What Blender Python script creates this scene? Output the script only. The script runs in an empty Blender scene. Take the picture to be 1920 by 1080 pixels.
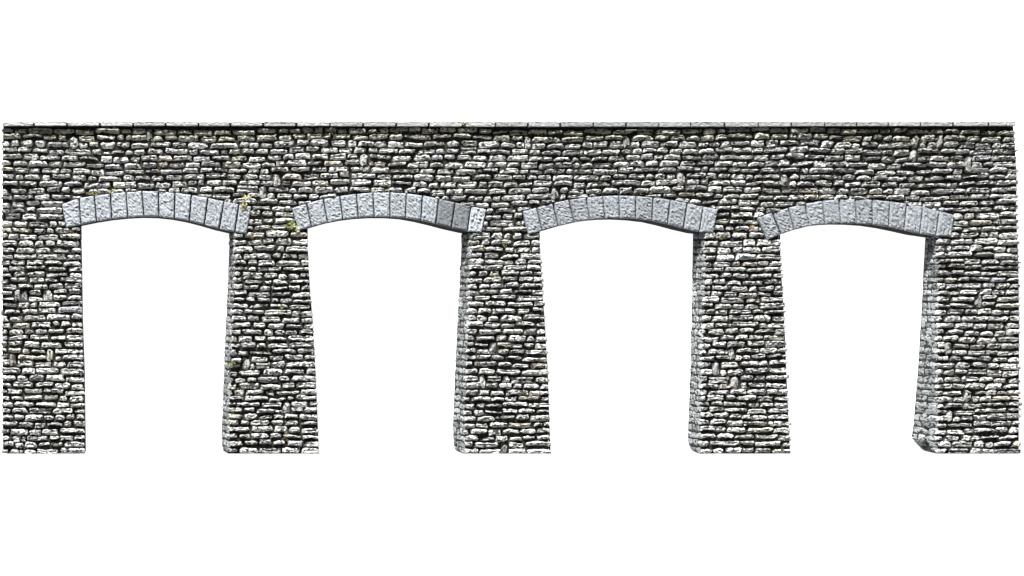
import bpy, bmesh, math, random
from mathutils import Vector, Matrix
rnd = random.Random(11)

# ---------------------------------------------------------------- scale
S = 0.0002                      # one drawing unit = 0.2 mm: the wall is about 38 cm long
ZF = 40.0                       # thickness of the wall body (drawing units)
CX, CY, DIST = 350.0, 540.0, 2300.0   # where the camera stands in front of the wall

def P(x, y, z):
    return Vector(((x - 960) * S, (540 - y) * S, z * S))

def unproj(u, c, depth):        # a point seen at u on the front that lies `depth` further away
    return c + (u - c) * (1 + depth / DIST)

def lerp(a, b, t): return a + (b - a) * t

def poly(pts, v):               # piecewise linear lookup, pts = [(key, value), ...]
    if v <= pts[0][0]: return pts[0][1]
    for (a, p), (b, q) in zip(pts, pts[1:]):
        if v <= b: return lerp(p, q, (v - a) / (b - a))
    return pts[-1][1]

# ---------------------------------------------------------------- outline of the wall
BOT = 851.0
SPLIT = 448.0
L_EDGE = [(229, 5), (300, 4), (520, 3.5), (700, 3.5), (851, 4.5)]
R_EDGE = [(229, 1902), (262, 1905), (300, 1908), (350, 1909), (400, 1908), (470, 1912), (600, 1914), (851, 1913)]
# right edge of pier k (left side of the opening)
OL = [
    [(430, 150), (500, 152), (600, 153.5), (700, 157), (851, 159)],
    [(430, 577), (480, 578.5), (540, 582), (600, 587), (700, 593), (851, 599)],
    [(430, 1012.5), (500, 1016), (555, 1019.5), (600, 1023), (700, 1029), (851, 1034)],
    [(430, 1464.5), (500, 1466.5), (600, 1473), (750, 1479), (851, 1484)],
]
# silhouette on the right side of the opening (back edge of the jamb) and its front edge
ORB = [
    [(430, 431), (480, 430), (540, 426.5), (600, 424), (700, 419.5), (800, 416), (838, 416), (851, 419)],
    [(430, 867), (480, 866), (555, 861), (600, 858.5), (700, 854), (800, 850), (838, 851), (851, 856)],
    [(430, 1301), (500, 1300), (600, 1298), (700, 1296), (820, 1291), (840, 1293), (851, 1300)],
    [(430, 1738), (600, 1729), (700, 1723), (800, 1715), (828, 1711), (851, 1735)],
]
ORF = [
    [(430, 439), (500, 440), (600, 435), (700, 431), (851, 428)],
    [(430, 884), (500, 882), (600, 877), (700, 873), (851, 870)],
    [(430, 1321), (500, 1321), (600, 1318), (700, 1315), (851, 1312)],
    [(430, 1759), (600, 1758), (700, 1757), (820, 1757), (851, 1758)],
]
EXT = [
    [(115,384),(148,371.5),(177,367),(207,363.5),(236,360),(266,358.5),(297,359.5),(328,362),(359,366),(390,371.5),(420,378),(448,383.5),(472,388)],
    [(546,391),(575,382),(606,373.5),(637,368),(668,364),(699,361.5),(731,361),(762,363),(792,367),(822,373),(853,380),(883,387),(912,393)],
    [(979,396),(1006,390),(1036,381),(1066,375),(1098,370.5),(1130,368),(1160,367),(1192,368),(1224,370.5),(1256,375),(1288,381),(1318,387.5),(1346,393)],
    [(1418,409),(1447,399),(1477,390),(1508,382.5),(1541,377),(1572,374),(1602,373),(1634,374.5),(1667,378),(1699,382.5),(1729,388),(1760,396),(1789,404)],
]
INT = [
    [(124,427),(152,421.5),(181,415.5),(210,411),(240,408),(270,406.5),(298,407),(327,410),(355,415),(383,422),(411,430),(440,436),(463,439)],
    [(559,433),(584,426),(614,417.5),(643,412),(672,408.5),(702,407),(731,407),(760,409),(789,414),(817,420.5),(846,428),(876,434.5),(904,437)],
    [(989,441),(1016,433.5),(1046,424.5),(1076,417.5),(1105,412.5),(1134,410),(1161,409.5),(1191,411),(1222,414.5),(1251,421),(1281,429),(1310,435.5),(1337,437)],
    [(1437,451),(1463,440),(1488,431.5),(1516,424.5),(1546,420.5),(1576,419),(1606,419.5),(1635,421.5),(1665,426),(1694,432),(1723,438.5),(1753,443),(1782,444)],
]
COPE_B = [(0, 237), (500, 237), (1000, 238.5), (1300, 238.5), (1600, 237.5), (1905, 237)]

# ---------------------------------------------------------------- materials
def new_mat(name):
    m = bpy.data.materials.new(name); m.use_nodes = True
    nt = m.node_tree
    return m, nt, nt.nodes['Principled BSDF']

def noise(nt, scale, detail=3, rough=0.6):
    n = nt.nodes.new('ShaderNodeTexNoise')
    n.inputs['Scale'].default_value = scale; n.inputs['Detail'].default_value = detail
    n.inputs['Roughness'].default_value = rough
    tc = nt.nodes.new('ShaderNodeTexCoord')
    nt.links.new(tc.outputs['Object'], n.inputs['Vector'])
    return n

def ramp(nt, src, p0, c0, p1, c1):
    r = nt.nodes.new('ShaderNodeValToRGB')
    r.color_ramp.elements[0].position = p0; r.color_ramp.elements[0].color = (*c0, 1)
    r.color_ramp.elements[1].position = p1; r.color_ramp.elements[1].color = (*c1, 1)
    nt.links.new(src, r.inputs['Fac']); return r

def mult(nt, a, b):
    x = nt.nodes.new('ShaderNodeMix'); x.data_type = 'RGBA'; x.blend_type = 'MULTIPLY'
    x.inputs[0].default_value = 1
    nt.links.new(a, x.inputs[6]); nt.links.new(b, x.inputs[7]); return x.outputs[2]

def bump(nt, bsdf, src, strength, dist):
    b = nt.nodes.new('ShaderNodeBump')
    b.inputs['Strength'].default_value = strength; b.inputs['Distance'].default_value = dist
    nt.links.new(src, b.inputs['Height']); nt.links.new(b.outputs['Normal'], bsdf.inputs['Normal'])

def stone_mat(name, pit_lo, pit_hi, pit_col, grain, bstr):
    m, nt, b = new_mat(name)
    at = nt.nodes.new('ShaderNodeAttribute'); at.attribute_name = 'tone'
    n1 = noise(nt, grain, 3, 0.65)
    r1 = ramp(nt, n1.outputs['Fac'], pit_lo, pit_col, pit_hi, (1, 1, 1))
    c = mult(nt, at.outputs['Color'], r1.outputs['Color'])
    n2 = noise(nt, 260, 2)
    r2 = ramp(nt, n2.outputs['Fac'], 0.3, (0.86, 0.86, 0.84), 0.6, (1, 1, 1))
    c = mult(nt, c, r2.outputs['Color'])
    nt.links.new(c, b.inputs['Base Color'])
    b.inputs['Roughness'].default_value = 0.8
    b.inputs['Specular IOR Level'].default_value = 0.25
    n3 = noise(nt, grain * 1.3, 4, 0.7)
    bump(nt, b, n3.outputs['Fac'], bstr, 0.0009)
    return m

M_STONE = stone_mat('limewashed_stone', 0.40, 0.47, (0.05, 0.048, 0.042), 850, 0.9)
M_DRESS = stone_mat('dressed_grey_stone', 0.31, 0.47, (0.34, 0.36, 0.39), 1300, 0.75)
M_COPE = stone_mat('coping_stone', 0.30, 0.44, (0.5, 0.5, 0.5), 1200, 0.5)

M_JOINT, nt, b = new_mat('black_joint')
n = noise(nt, 900, 3)
r = ramp(nt, n.outputs['Fac'], 0.35, (0.009, 0.009, 0.008), 0.7, (0.055, 0.053, 0.047))
nt.links.new(r.outputs['Color'], b.inputs['Base Color'])
b.inputs['Roughness'].default_value = 0.95; b.inputs['Specular IOR Level'].default_value = 0.05
bump(nt, b, n.outputs['Fac'], 0.6, 0.0006)

M_MOSS, nt, b = new_mat('moss')
at = nt.nodes.new('ShaderNodeAttribute'); at.attribute_name = 'tone'
nt.links.new(at.outputs['Color'], b.inputs['Base Color'])
b.inputs['Roughness'].default_value = 0.9; b.inputs['Specular IOR Level'].default_value = 0.1

M_BACKDROP, nt, b = new_mat('glowing_backdrop')
b.inputs['Base Color'].default_value = (0.9, 0.9, 0.9, 1)
b.inputs['Roughness'].default_value = 0.9
b.inputs['Emission Color'].default_value = (1, 1, 1, 1)
b.inputs['Emission Strength'].default_value = 1.0  # glow added to the plain backdrop: pure white, no shadows on it

# ---------------------------------------------------------------- mesh builder
class MB:
    def __init__(self): self.v = []; self.f = []; self.mi = []; self.sm = []; self.t = []
    def add(self, verts, faces, mi=0, smooth=False, tone=(0.5, 0.5, 0.5)):
        o = len(self.v)
        self.v += verts; self.t += [tone] * len(verts)
        for f in faces:
            self.f.append([o + i for i in f]); self.mi.append(mi); self.sm.append(smooth)
    def build(self, name, mats, parent=None):
        me = bpy.data.meshes.new(name)
        me.from_pydata([tuple(p) for p in self.v], [], self.f)
        for m in mats: me.materials.append(m)
        me.polygons.foreach_set('material_index', self.mi)
        me.polygons.foreach_set('use_smooth', self.sm)
        a = me.color_attributes.new('tone', 'FLOAT_COLOR', 'POINT')
        a.data.foreach_set('color', [c for t in self.t for c in (*t, 1.0)])
        me.update(); me.validate()
        o = bpy.data.objects.new(name, me); bpy.context.collection.objects.link(o)
        if parent: o.parent = parent
        return o

def fix_normals(o):
    bm = bmesh.new(); bm.from_mesh(o.data)
    bmesh.ops.recalc_face_normals(bm, faces=bm.faces[:]); bm.to_mesh(o.data); bm.free()

def prism(mb, front, back, mi=0):         # front / back: matching lists of (x, y, z)
    n = len(front)
    v = [P(*p) for p in front] + [P(*p) for p in back]
    f = [list(range(n)), list(range(2 * n - 1, n - 1, -1))]
    for i in range(n):
        j = (i + 1) % n; f.append([i, i + n, j + n, j])
    mb.add(v, f, mi)

def wob(x, y, a=1.0):
    return 1.3 * a * (1.5 * math.sin(x / 118 + y / 71 + 1.3) + 1.1 * math.sin(x / 47 - y / 33 + 0.4) + 0.7 * math.sin(x / 21 + y / 19))

RINGS = [(1.0, -2.0, 0.0), (0.97, 2.2, 0.0), (0.82, 5.4, 0.06), (0.58, 7.7, 0.10), (0.32, 8.3, 0.13), (0.12, 8.4, 0.13)]
def lump(mb, outline, centre, to3d, h, tone, mi, rough=1.0):
    """one rough stone: rings shrinking from its outline towards its ridge"""
    n = len(outline); vs = []
    cx, cy = centre
    ys = [p[1] for p in outline]; hy = max(ys) - min(ys)
    tx, ty = rnd.uniform(-0.12, 0.12), rnd.uniform(-0.12, 0.16)
    hx = max(p[0] for p in outline) - min(p[0] for p in outline)
    hp = [rnd.uniform(-1, 1) for _ in range(4)]
    hollow = rnd.uniform(1.5, 3.4) if rnd.random() < 0.3 else rnd.uniform(-0.6, 0.8)
    def surf(u):                              # slow swell of the face along the stone
        return 0.8 * math.sin(u / 8.0 + hp[0] * 3) + 0.7 * math.sin(u / 3.7 + hp[1] * 3)
    for k, (s, z, up) in enumerate(RINGS):
        if k >= 4: z -= hollow * (0.7 if k == 4 else 1.0)
        for (x, y) in outline:
            # long stones keep a long ridge: shrink by a fixed inset, not a ratio
            ins = (1 - s) * hy * 0.62
            dx, dy = x - cx, y - cy
            fx = max(0.12, (abs(dx) - ins) / abs(dx)) if abs(dx) > 1e-6 else 0
            px = cx + dx * fx; py = cy + dy * s - up * hy
            zz = z * h
            if k >= 1:
                j = rough * (0.5 if k == 1 else 1)
                zz += rnd.gauss(0, 0.95) * j + (surf(px) * 1.0 if k > 1 else 0)
                zz += (tx * (px - cx) * 0.5 + ty * (py - cy)) * (1 if k > 1 else 0.4)
                px += rnd.uniform(-.8, .8) * j; py += rnd.uniform(-.8, .8) * j
            vs.append(to3d(px, py, zz))
    fs = []
    for k in range(len(RINGS) - 1):
        for i in range(n):
            j = (i + 1) % n
            fs.append([k * n + i, k * n + j, (k + 1) * n + j, (k + 1) * n + i])
    fs.append([(len(RINGS) - 1) * n + i for i in range(n)])
    mb.add(vs, fs, mi, False, tone)

def outline_box(x0, x1, y0, y1, rot=0.0, jit=1.25, n_side=None):
    w, h = x1 - x0, y1 - y0
    r = min(w, h) * rnd.uniform(0.08, 0.36)
    nx = max(3, int(w / 5)); ny = 3
    pts = []
    bow = rnd.uniform(-2.4, 2.0); taper = rnd.uniform(-0.22, 0.22)
    def e(t): return t
    for i in range(nx): pts.append((x0 + r + (w - 2 * r) * i / (nx - 1), y0))
    for i in range(1, ny + 1): pts.append((x1, y0 + r * .8 + (h - 1.6 * r) * (i - 1) / (ny - 1)))
    for i in range(nx): pts.append((x1 - r - (w - 2 * r) * i / (nx - 1), y1))
    for i in range(1, ny + 1): pts.append((x0, y1 - r * .8 - (h - 1.6 * r) * (i - 1) / (ny - 1)))
    cx, cy = (x0 + x1) / 2, (y0 + y1) / 2
    out = []
    c, s = math.cos(rot), math.sin(rot)
    for (x, y) in pts:
        u = (x - cx) / (w / 2)
        yy = cy + (y - cy) * (1 + taper * u) + bow * (1 - u * u) - bow * .5
        x += rnd.uniform(-jit, jit); yy += rnd.uniform(-jit, jit) * 0.9
        dx, dy = x - cx, yy - cy
        out.append((cx + dx * c - dy * s, cy + dx * s + dy * c))
    return out, (cx, cy)

def stone_tone(x, y):
    g = rnd.triangular(0.42, 0.86, 0.72)
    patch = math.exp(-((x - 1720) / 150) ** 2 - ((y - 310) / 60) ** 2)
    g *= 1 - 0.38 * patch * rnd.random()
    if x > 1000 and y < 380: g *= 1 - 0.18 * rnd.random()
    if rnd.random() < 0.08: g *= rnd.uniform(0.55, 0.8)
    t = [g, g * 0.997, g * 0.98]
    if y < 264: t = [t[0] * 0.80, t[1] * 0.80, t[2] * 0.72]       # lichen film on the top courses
    q = rnd.random()
    if q < 0.02: t = [t[0] * .92, t[1] * 0.88, t[2] * 0.80]              # faint ochre stain
    elif q < 0.04: t = [t[0] * 0.9, t[1] * 0.9, t[2] * 0.80]     # faint yellow lichen
    elif q < 0.06: t = [t[0] * 0.95, t[1] * 0.97, t[2] * 1.03]     # bluish stone
    return tuple(t)

# ---------------------------------------------------------------- the thing
root = bpy.data.objects.new('stone_arcade_wall', None)
bpy.context.collection.objects.link(root)
root.location = (0, 0, 0)
root['label'] = 'long grey rubble stone wall with four open segmental arches and five piers'
root['category'] = 'arcade wall'; root['kind'] = 'thing'

upper = MB(); piers = [MB() for _ in range(5)]; jambs = {}

# --- dark body of the upper wall, one comb-shaped plate
front = []; back = []
def add_pt(fx, fy, bx=None, by=None):
    front.append((fx, fy, ZF)); back.append((fx if bx is None else bx, fy if by is None else by, 0.0))
TOPY = 231.0
for y in (TOPY, 262, 300, 350, 400, SPLIT): add_pt(poly(R_EDGE, y) - 0.3, y)
for k in (3, 2, 1, 0):
    xr = [poly(ORF[k], y) for y in (SPLIT, 445)]
    def bxr(y): return unproj(poly(ORB[k], y), CX, ZF)
    xi_r, xi_l = poly(ORF[k], 440), poly(OL[k], 440)
    pts = [(x, y) for x, y in INT[k] if xi_l + 4 < x < xi_r - 4]
    yR = poly(INT[k], xi_r); yL = poly(INT[k], xi_l)
    add_pt(poly(ORF[k], SPLIT), SPLIT, bxr(SPLIT), SPLIT)
    add_pt(xi_r, yR, bxr(440), yR + 0.5)
    for x, y in reversed(pts):
        t = (x - xi_l) / (xi_r - xi_l)
        bx = lerp(xi_l, bxr(440), t)
        add_pt(x, y, bx, y)
    add_pt(xi_l, yL, xi_l - 1, yL)
    add_pt(poly(OL[k], SPLIT), SPLIT, poly(OL[k], SPLIT) - 1, SPLIT)
for y in (SPLIT, 400, 300, TOPY): add_pt(poly(L_EDGE, y) + 0.3, y)
prism(upper, front, back, 1)

# --- dark bodies of the piers
def pier_edges(k, y):          # front left, front right, back left, back right
    fl = poly(L_EDGE, y) + 0.3 if k == 0 else poly(ORF[k - 1], y)
    bl = fl if k == 0 else unproj(poly(ORB[k - 1], y), CX, ZF)
    fr = poly(R_EDGE, y) - 0.3 if k == 4 else poly(OL[k], y) - 0.5
    br = fr if k == 4 else fr - 1.0
    return fl, fr, bl, br
YS = [SPLIT, 500, 540, 560, 600, 650, 700, 750, 800, 824, 838, BOT]
for k in range(5):
    f, b_ = [], []
    for y in YS:
        fl, fr, bl, br = pier_edges(k, y); f.append((fr, y, ZF)); b_.append((br, y, 0))
    for y in reversed(YS):
        fl, fr, bl, br = pier_edges(k, y); f.append((fl, y, ZF)); b_.append((bl, y, 0))
    prism(piers[k], f, b_, 1)

# --- courses of rubble
def free_at(x, y0, y1):
    """part of [y0, y1] at x that is masonry, or None"""
    lo, hi = y0, y1
    for k in range(4):
        if EXT[k][0][0] - 2 <= x <= EXT[k][-1][0] + 2:
            e = poly(EXT[k], x) - 0.2; i = poly(INT[k], x) + 2.0
            (ex0, ey0), (ix0, iy0) = EXT[k][0], INT[k][0]
            (ex1, ey1), (ix1, iy1) = EXT[k][-1], INT[k][-1]
            if x < ix0: i = max(e, lerp(ey0, iy0, (x - ex0) / (ix0 - ex0))) + 3
            elif x > ix1: i = max(e, lerp(ey1, iy1, (x - ex1) / (ix1 - ex1))) + 3
            inside_open = poly(OL[k], (y0 + y1) / 2) < x < poly(ORF[k], (y0 + y1) / 2)
            a = (lo, min(hi, e)); c = (max(lo, i), hi)
            if inside_open: c = (0, -1)
            s = a if a[1] - a[0] >= c[1] - c[0] else c
            if s[1] - s[0] < 3.2: return None
            return s
    ym = (y0 + y1) / 2
    if ym > 425:
        for k in range(4):
            if poly(OL[k], ym) < x < poly(ORF[k], ym): return None
    return lo, hi

def face3d(px, py, z): return P(px, py, ZF + z)

def put_stone(x0, x1, y0, y1, rot=0.0, flat=1.0, dim=1.0):
    xm, ym = (x0 + x1) / 2, (y0 + y1) / 2
    ol, c = outline_box(x0, x1, y0, y1, rot)
    out = []
    for (x, y) in ol:
        s = free_at(min(max(x, x0), x1), y0, y1)
        if s: y = min(max(y, s[0] - (.8 if s[0] == y0 else 0)), s[1] + (.8 if s[1] == y1 else 0))
        out.append((min(max(x, x0 - .8), x1 + .8), min(y, BOT)))
    ys = [p[1] for p in out]
    if max(ys) - min(ys) < 2.6: return
    c = (c[0], sum(ys) / len(ys))
    mb = upper
    if ym > SPLIT - 2:
        for k in range(5):
            fl, fr, _, _ = pier_edges(k, ym)
            if fl - 10 < xm < fr + 10: mb = piers[k]
    h = rnd.uniform(0.75, 1.2) * flat
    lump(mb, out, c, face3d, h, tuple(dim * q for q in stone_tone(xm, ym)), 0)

rows = []; y = 241.0
while y < BOT - 3:
    p = rnd.uniform(11.0, 13.6)
    if y < 246: p = 12.0
    rows.append((y, y + p)); y += p
k_ = (BOT + 2.5 - rows[0][0]) / (rows[-1][1] - rows[0][0])
rows = [(241.0 + (a - 241.0) * k_, 241.0 + (c - 241.0) * k_) for a, c in rows]
blocked = {}
for ri, (ra, rb) in enumerate(rows):
    ym = (ra + rb) / 2
    # allowed spans along this course
    spans = []; cur = None
    xl, xr = int(poly(L_EDGE, ym)), int(poly(R_EDGE, ym))
    for x in range(xl, xr + 1):
        w = wob(x, ym) * min(1, (BOT + 6 - ym) / 40)
        ok = free_at(x, ra + w + 1.2, min(rb + w - 1.6, BOT)) is not None and min(rb + w, BOT) - ra - w > 4
        if ok:
            for (a, c) in blocked.get(ri, []):
                if a < x < c: ok = False
        if ok and cur is None: cur = x
        if (not ok or x == xr) and cur is not None:
            if x - cur > 6: spans.append((cur, x))
            cur = None
    for (a, c) in spans:
        x = a + rnd.uniform(-2.2, 0.8)
        first = True
        while x < c - 3:
            wdt = min(56, max(16, rnd.gauss(32, 8.5)))
            if first: wdt *= rnd.uniform(0.45, 1.0); first = False
            end = x + wdt
            if c - end < 13: end = c + rnd.uniform(-1.6, 1.0)
            xm = (x + end) / 2
            w = wob(xm, ym) * min(1, (BOT + 6 - ym) / 40)
            y0 = ra + w + rnd.uniform(-0.2, 2.6); y1 = rb + w - rnd.choice((1.6, 2.4, 3.0, 3.8, 4.8))
            gap = rnd.uniform(2.8, 5.6)
            # now and then one upright stone through two courses
            if rnd.random() < 0.03 and ri + 1 < len(rows) and end < c - 20 and x > a + 10 and ym < 840:
                tw = rnd.uniform(14, 19)
                r2 = rows[ri + 1][1] + w
                if free_at(x, y0, r2 - 2) and free_at(x + tw, y0, r2 - 2) and all(
                        (free_at(xx, y0, r2 - 2)[1] > r2 - 3) for xx in (x, x + tw)):
                    put_stone(x, x + tw - gap, y0, r2 - 2.0, rnd.uniform(-0.15, 0.15), 0.75, 0.68)
                    blocked.setdefault(ri + 1, []).append((x - 1, x + tw))
                    x = x + tw; continue
            q = rnd.random()
            if q < 0.09 and end - x > 22:            # a slanting pair
                sl = rnd.choice((-1, 1)) * rnd.uniform(0.08, 0.2)
                put_stone(x, end - gap, y0 + 1, y1 - 1, sl)
            elif q < 0.14 and end - x > 26:          # two thin stones stacked
                m = lerp(y0, y1, rnd.uniform(.45, .55))
                put_stone(x, end - gap, y0 - .5, m - .4, 0.02, 0.7)
                put_stone(x + 1, end - gap - 1, m + .4, y1 + .5, -0.02, 0.7)
            else:
                put_stone(x, (end if end > c - 3 else end - gap), y0, y1, rnd.gauss(0, 0.035))
            x = end

# --- rubble on the jambs (the sides of the piers inside the openings)
def jamb_stones(k, side):
    mb = MB()
    for (ra, rb) in rows:
        ym = (ra + rb) / 2
        if ym < 436: continue
        pk = k
        fl, fr, bl, br = pier_edges(pk, min(ym, BOT))
        fx, bx = (fl, bl) if side < 0 else (fr, br)
        e_ = rnd.uniform(40, 46)
        cuts = [rnd.uniform(-1, 1), rnd.uniform(9, 16), rnd.uniform(22, 31), e_] if rnd.random() < .6 else [0, rnd.uniform(13, 26), e_]
        for a, c in zip(cuts, cuts[1:]):
            y0, y1 = ra + wob(fx, ym) + 1.2, min(rb + wob(fx, ym) - 1.4, BOT)
            if y1 - y0 < 4: continue
            ol, ce = outline_box(a + .2, c - .1, y0 + rnd.uniform(-1.8, .6), y1 + rnd.uniform(-.8, 2), rnd.gauss(0, .12), .9)
            ol = [(u, min(v, BOT)) for u, v in ol]
            def to3d(u, v, z, fx=fx, bx=bx):
                e = pier_edges(pk, min(max(v, SPLIT), BOT))
                fx, bx = (e[0], e[2]) if side < 0 else (e[1], e[3])
                d = lerp(bx, fx, min(1, max(0, u / ZF)))
                return P(d + (z * 0.5 - 4.9 if side > 0 else 1.2 - z * 0.5), v, u)
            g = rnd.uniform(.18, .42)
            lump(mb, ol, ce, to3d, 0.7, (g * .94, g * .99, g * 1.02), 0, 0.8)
    return mb

names_parent = {}
ow = upper.build('upper_wall', [M_STONE, M_JOINT], root)
po = []
for k in range(5):
    o = piers[k].build('pier', [M_STONE, M_JOINT], root); po.append(o)
    if k > 0: fix = jamb_stones(k, -1).build('jamb', [M_STONE, M_JOINT], o); fix_normals(fix)
    if k < 4: fix = jamb_stones(k, 1).build('jamb', [M_STONE, M_JOINT], o); fix_normals(fix)
for o in [ow] + po: fix_normals(o)

# --- dressed voussoirs
def block(quad, z0, z1, tone, nu=9, nv=13, bev=2.6, amp=0.55, mat=M_DRESS, name='voussoir', parent=None):
    """quad: tl, tr, br, bl in drawing units; a worn rough block with rounded edges"""
    tl, tr, br, bl = quad
    wdt = math.dist(tl, tr); hgt = math.dist(tl, bl)
    mb = MB(); vs = []
    def at(u, v):
        a = (lerp(tl[0], tr[0], u), lerp(tl[1], tr[1], u)); c = (lerp(bl[0], br[0], u), lerp(bl[1], br[1], u))
        return lerp(a[0], c[0], v), lerp(a[1], c[1], v)
    us = [0] + [bev * .4 / wdt] + [lerp(bev / wdt, 1 - bev / wdt, i / (nu - 1)) for i in range(nu)] + [1 - bev * .4 / wdt] + [1]
    vv = [0] + [bev * .4 / hgt] + [lerp(bev / hgt, 1 - bev / hgt, i / (nv - 1)) for i in range(nv)] + [1 - bev * .4 / hgt] + [1]
    NU, NV = len(us), len(vv)
    tu, tv = rnd.uniform(-.6, .6), rnd.uniform(-.6, .6)
    for j, v in enumerate(vv):
        for i, u in enumerate(us):
            x, y = at(u, v)
            dj = min(j, NV - 1 - j); di = min(i, NU - 1 - i); d = min(di, dj)
            z = z1 - (bev if d == 0 else bev * .35 if d == 1 else 0)
            if d >= 2: z += rnd.gauss(0, amp)
            else: z += rnd.gauss(0, amp * .4); x += rnd.uniform(-.3, .3); y += rnd.uniform(-.3, .3)
            z += tu * (u - .5) + tv * (v - .5)
            vs.append(P(x, y, z))
    fs = [[j * NU + i, (j + 1) * NU + i, (j + 1) * NU + i + 1, j * NU + i + 1] for j in range(NV - 1) for i in range(NU - 1)]
    rim = [i for i in range(NU)] + [j * NU + NU - 1 for j in range(1, NV)] + [(NV - 1) * NU + i for i in range(NU - 2, -1, -1)] + [j * NU for j in range(NV - 2, 0, -1)]
    base = len(vs)
    for r_ in rim:
        p = vs[r_]; vs.append(Vector((p.x, p.y, z0 * S)))
    m = len(rim)
    for i in range(m):
        a, c = rim[i], rim[(i + 1) % m]
        fs.append([a, c, base + (i + 1) % m, base + i])
    fs.append([base + i for i in range(m)])
    mb.add(vs, fs, 0, False, tone)
    o = mb.build(name, [mat], parent); fix_normals(o); return o

for k in range(4):
    ring = bpy.data.objects.new('arch_ring', None); bpy.context.collection.objects.link(ring); ring.parent = root
    for i in range(12):
        e0, e1, i0, i1 = EXT[k][i], EXT[k][i + 1], INT[k][i], INT[k][i + 1]
        g = 1.15
        w_ = math.dist(e0, e1); w2 = math.dist(i0, i1)
        def sh(a, c, d, w): t = d / w; return (lerp(a[0], c[0], t), lerp(a[1], c[1], t))
        quad = (sh(e0, e1, g, w_), sh(e1, e0, g, w_), sh(i1, i0, g, w2), sh(i0, i1, g, w2))
        up = 0.6
        quad = tuple((x, y - (up if q > 1 else 0)) for q, (x, y) in enumerate(quad))
        v = rnd.uniform(0.37, 0.43) * (1.0, 1.0, 0.86, 0.88)[k]
        tone = (v * 0.925, v * 0.995, v * 1.075)
        amp = .7
        if k == 1 and i in (9, 10): tone = (0.19, 0.205, 0.22); amp = .45
        if k == 1 and i == 11: tone = (0.44, 0.47, 0.50); amp = 1.0
        o = block(quad, 33.0, 48.5 + rnd.uniform(-.5, .5), tone, parent=ring, amp=amp)
        if k == 1 and i in (9, 10): o['label'] = 'darker smooth grey voussoir'

# --- coping stones along the top
cope = bpy.data.objects.new('coping', None); bpy.context.collection.objects.link(cope); cope.parent = root
joints = [4, 65, 127, 188, 250, 311, 372, 432, 493, 555, 618, 680, 742, 803, 866, 927, 988, 1048, 1110, 1171, 1232, 1292, 1355, 1418, 1480, 1542, 1602, 1661, 1721, 1782, 1848, 1901]
for a, c in zip(joints, joints[1:]):
    g1, g2 = rnd.uniform(1.2, 2.2), rnd.uniform(1.2, 2.4)
    yb = poly(COPE_B, (a + c) / 2) + rnd.uniform(-.3, .3)
    v = rnd.uniform(.31, .41); tone = (v, v * .995, v * .97)
    if 1100 < a < 1300: v = rnd.uniform(.27, .34); tone = (v * .95, v, v * 1.03)
    elif 980 < a < 1100: v = .33; tone = (v * .97, v, v)
    block(((a + g1, 229), (c - g2, 229), (c - g2 - .4, yb), (a + g1, yb)), 0.0, 54 + rnd.uniform(-.5, .5), tone, nu=16, nv=4, bev=0.6, amp=.35, mat=M_COPE, name='coping_stone', parent=cope)

bed = MB()
prism(bed, [(9, 230.2, 51.0), (1897, 230.2, 51.0), (1897, 236.0, 51.0), (9, 236.0, 51.0)], [(9, 230.2, 1.0), (1897, 230.2, 1.0), (1897, 236.0, 1.0), (9, 236.0, 1.0)])
fix_normals(bed.build('coping_joint', [M_JOINT], cope))

# --- moss growing in the joints
def moss(cx, cy, rx, ry, n, cols, name='moss_tuft', z=46):
    mb = MB()
    for _ in range(n):
        a = rnd.uniform(0, 6.283); r_ = math.sqrt(rnd.random())
        x, y, zz = cx + rx * r_ * math.cos(a), cy + ry * r_ * math.sin(a), z + rnd.uniform(-4, 3) * (1 - .5 * r_)
        s = rnd.uniform(1.2, 2.6); c = rnd.choice(cols); f = rnd.uniform(.75, 1.2)
        d = [Vector((rnd.gauss(0, 1), rnd.gauss(0, 1), rnd.gauss(0, 1))).normalized() * s for _ in range(4)]
        mb.add([P(x + q.x, y + q.y, zz + q.z) for q in d], [[0, 1, 2], [0, 2, 3], [0, 3, 1], [1, 3, 2]], 0, False, tuple(f * q for q in c))
    o = mb.build(name, [M_MOSS], root); fix_normals(o); return o
YEL = [(.38, .34, .11), (.46, .44, .25), (.24, .22, .07)]
GRN = [(.24, .27, .08), (.34, .36, .14), (.15, .18, .05), (.48, .49, .30)]
OLV = [(.18, .16, .07), (.30, .27, .14), (.38, .35, .23)]
moss(457, 385, 5.5, 10, 150, YEL, z=49)
moss(462, 371, 9, 4, 60, [(.72, .70, .42), (.66, .64, .34)])
moss(545, 423, 9, 8, 170, GRN, z=48)
moss(538, 404, 4.5, 9, 60, [(.14, .16, .05), (.2, .22, .08)], z=43)
moss(558, 431, 4, 5, 40, [(.7, .71, .5), (.6, .6, .35)], z=48)
moss(176, 362, 15, 3.2, 80, OLV, z=46)
moss(207, 361, 5, 3, 40, [(.6, .56, .38), (.45, .4, .2)], z=47)
moss(432, 684, 10, 5, 60, GRN, z=47)
moss(436, 780, 6, 5, 40, GRN, z=47)
moss(528, 578, 3, 8, 40, GRN, z=47)
moss(537, 818, 4, 8, 45, OLV, z=46)
moss(946, 458, 3, 6, 35, GRN, z=47)
moss(905, 466, 4, 4, 30, OLV, z=45)
moss(978, 428, 4, 4, 30, GRN, z=46)
moss(1410, 428, 4, 6, 40, [(.36, .22, .11), (.42, .31, .18)], z=46)
moss(471, 443, 7, 4, 50, [(.28, .20, .12), (.38, .30, .2)], z=45)
moss(300, 322, 10, 1.6, 30, [(.42, .25, .08), (.3, .2, .07)], z=44)
moss(310, 300, 16, 1.6, 30, [(.42, .28, .12), (.3, .2, .07)], z=44)
moss(1355, 446, 8, 3, 40, OLV, z=45)
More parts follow.
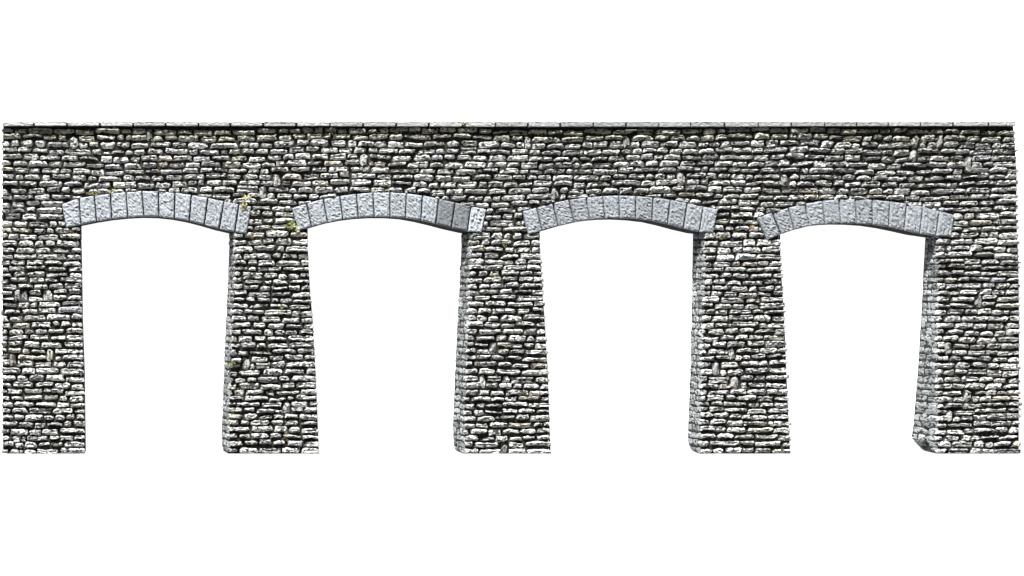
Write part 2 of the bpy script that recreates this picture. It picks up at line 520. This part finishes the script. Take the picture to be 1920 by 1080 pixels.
for (mx, my, rx_, n_) in ((490, 452, 18, 40), (520, 396, 8, 25), (500, 430, 14, 30), (905, 445, 8, 25), (1390, 440, 12, 25), (960, 440, 12, 25), (136, 440, 8, 24),
                          (90, 250, 40, 40), (230, 247, 40, 40), (420, 250, 40, 40), (620, 248, 40, 40), (720, 250, 40, 40), (1000, 250, 40, 30), (1750, 262, 50, 40), (1800, 300, 30, 25), (560, 580, 6, 12), (450, 735, 8, 25), (700, 358, 30, 25), (1200, 362, 24, 25), (1530, 372, 24, 30)):
    moss(mx, my, rx_, 3.0 if rx_ > 20 else 7, n_, [(.17, .16, .08), (.30, .28, .15), (.24, .21, .10)], z=44)
moss(867, 232, 2.5, 4, 25, GRN, z=55)

# ---------------------------------------------------------------- setting
mb = MB()
mb.add([Vector((-1.6, -1.6, -0.0002)), Vector((1.6, -1.6, -0.0002)), Vector((1.6, 1.6, -0.0002)), Vector((-1.6, 1.6, -0.0002))], [[0, 1, 2, 3]])
bd = mb.build('backdrop', [M_BACKDROP]); bd['kind'] = 'structure'

# ---------------------------------------------------------------- light
w = bpy.data.worlds.new('World'); bpy.context.scene.world = w; w.use_nodes = True
w.node_tree.nodes['Background'].inputs[0].default_value = (0.92, 0.96, 1.0, 1)
w.node_tree.nodes['Background'].inputs[1].default_value = 0.11

def area(name, direction, dist, size, power, col):
    l = bpy.data.lights.new(name, 'AREA'); l.shape = 'DISK'; l.size = size; l.energy = power; l.color = col
    o = bpy.data.objects.new(name, l); bpy.context.collection.objects.link(o)
    d = Vector(direction).normalized()
    o.location = d * dist
    o.rotation_euler = d.to_track_quat('Z', 'Y').to_euler()
    return o
area('key_lamp', (-0.32, 1.0, 0.52), 1.5, 0.09, 90, (1, 0.99, 0.97))
area('fill_lamp', (0.15, 0.1, 1.0), 1.6, 0.6, 2.0, (0.96, 0.98, 1))

# ---------------------------------------------------------------- camera
cam = bpy.data.cameras.new('camera'); co = bpy.data.objects.new('camera', cam)
bpy.context.collection.objects.link(co)
co.location = P(CX, CY, ZF + 4 + DIST)
cam.sensor_width = 36; cam.lens = 36 * DIST / 1920
cam.shift_x = (960 - CX) / 1920; cam.shift_y = (CY - 540) / 1920
cam.clip_start = 0.01; cam.clip_end = 50
sc = bpy.context.scene; sc.camera = co
sc.view_settings.view_transform = 'Standard'; sc.view_settings.look = 'None'
sc.view_settings.exposure = 0; sc.view_settings.gamma = 1; sc.view_settings.use_curve_mapping = False
sc.render.film_transparent = False
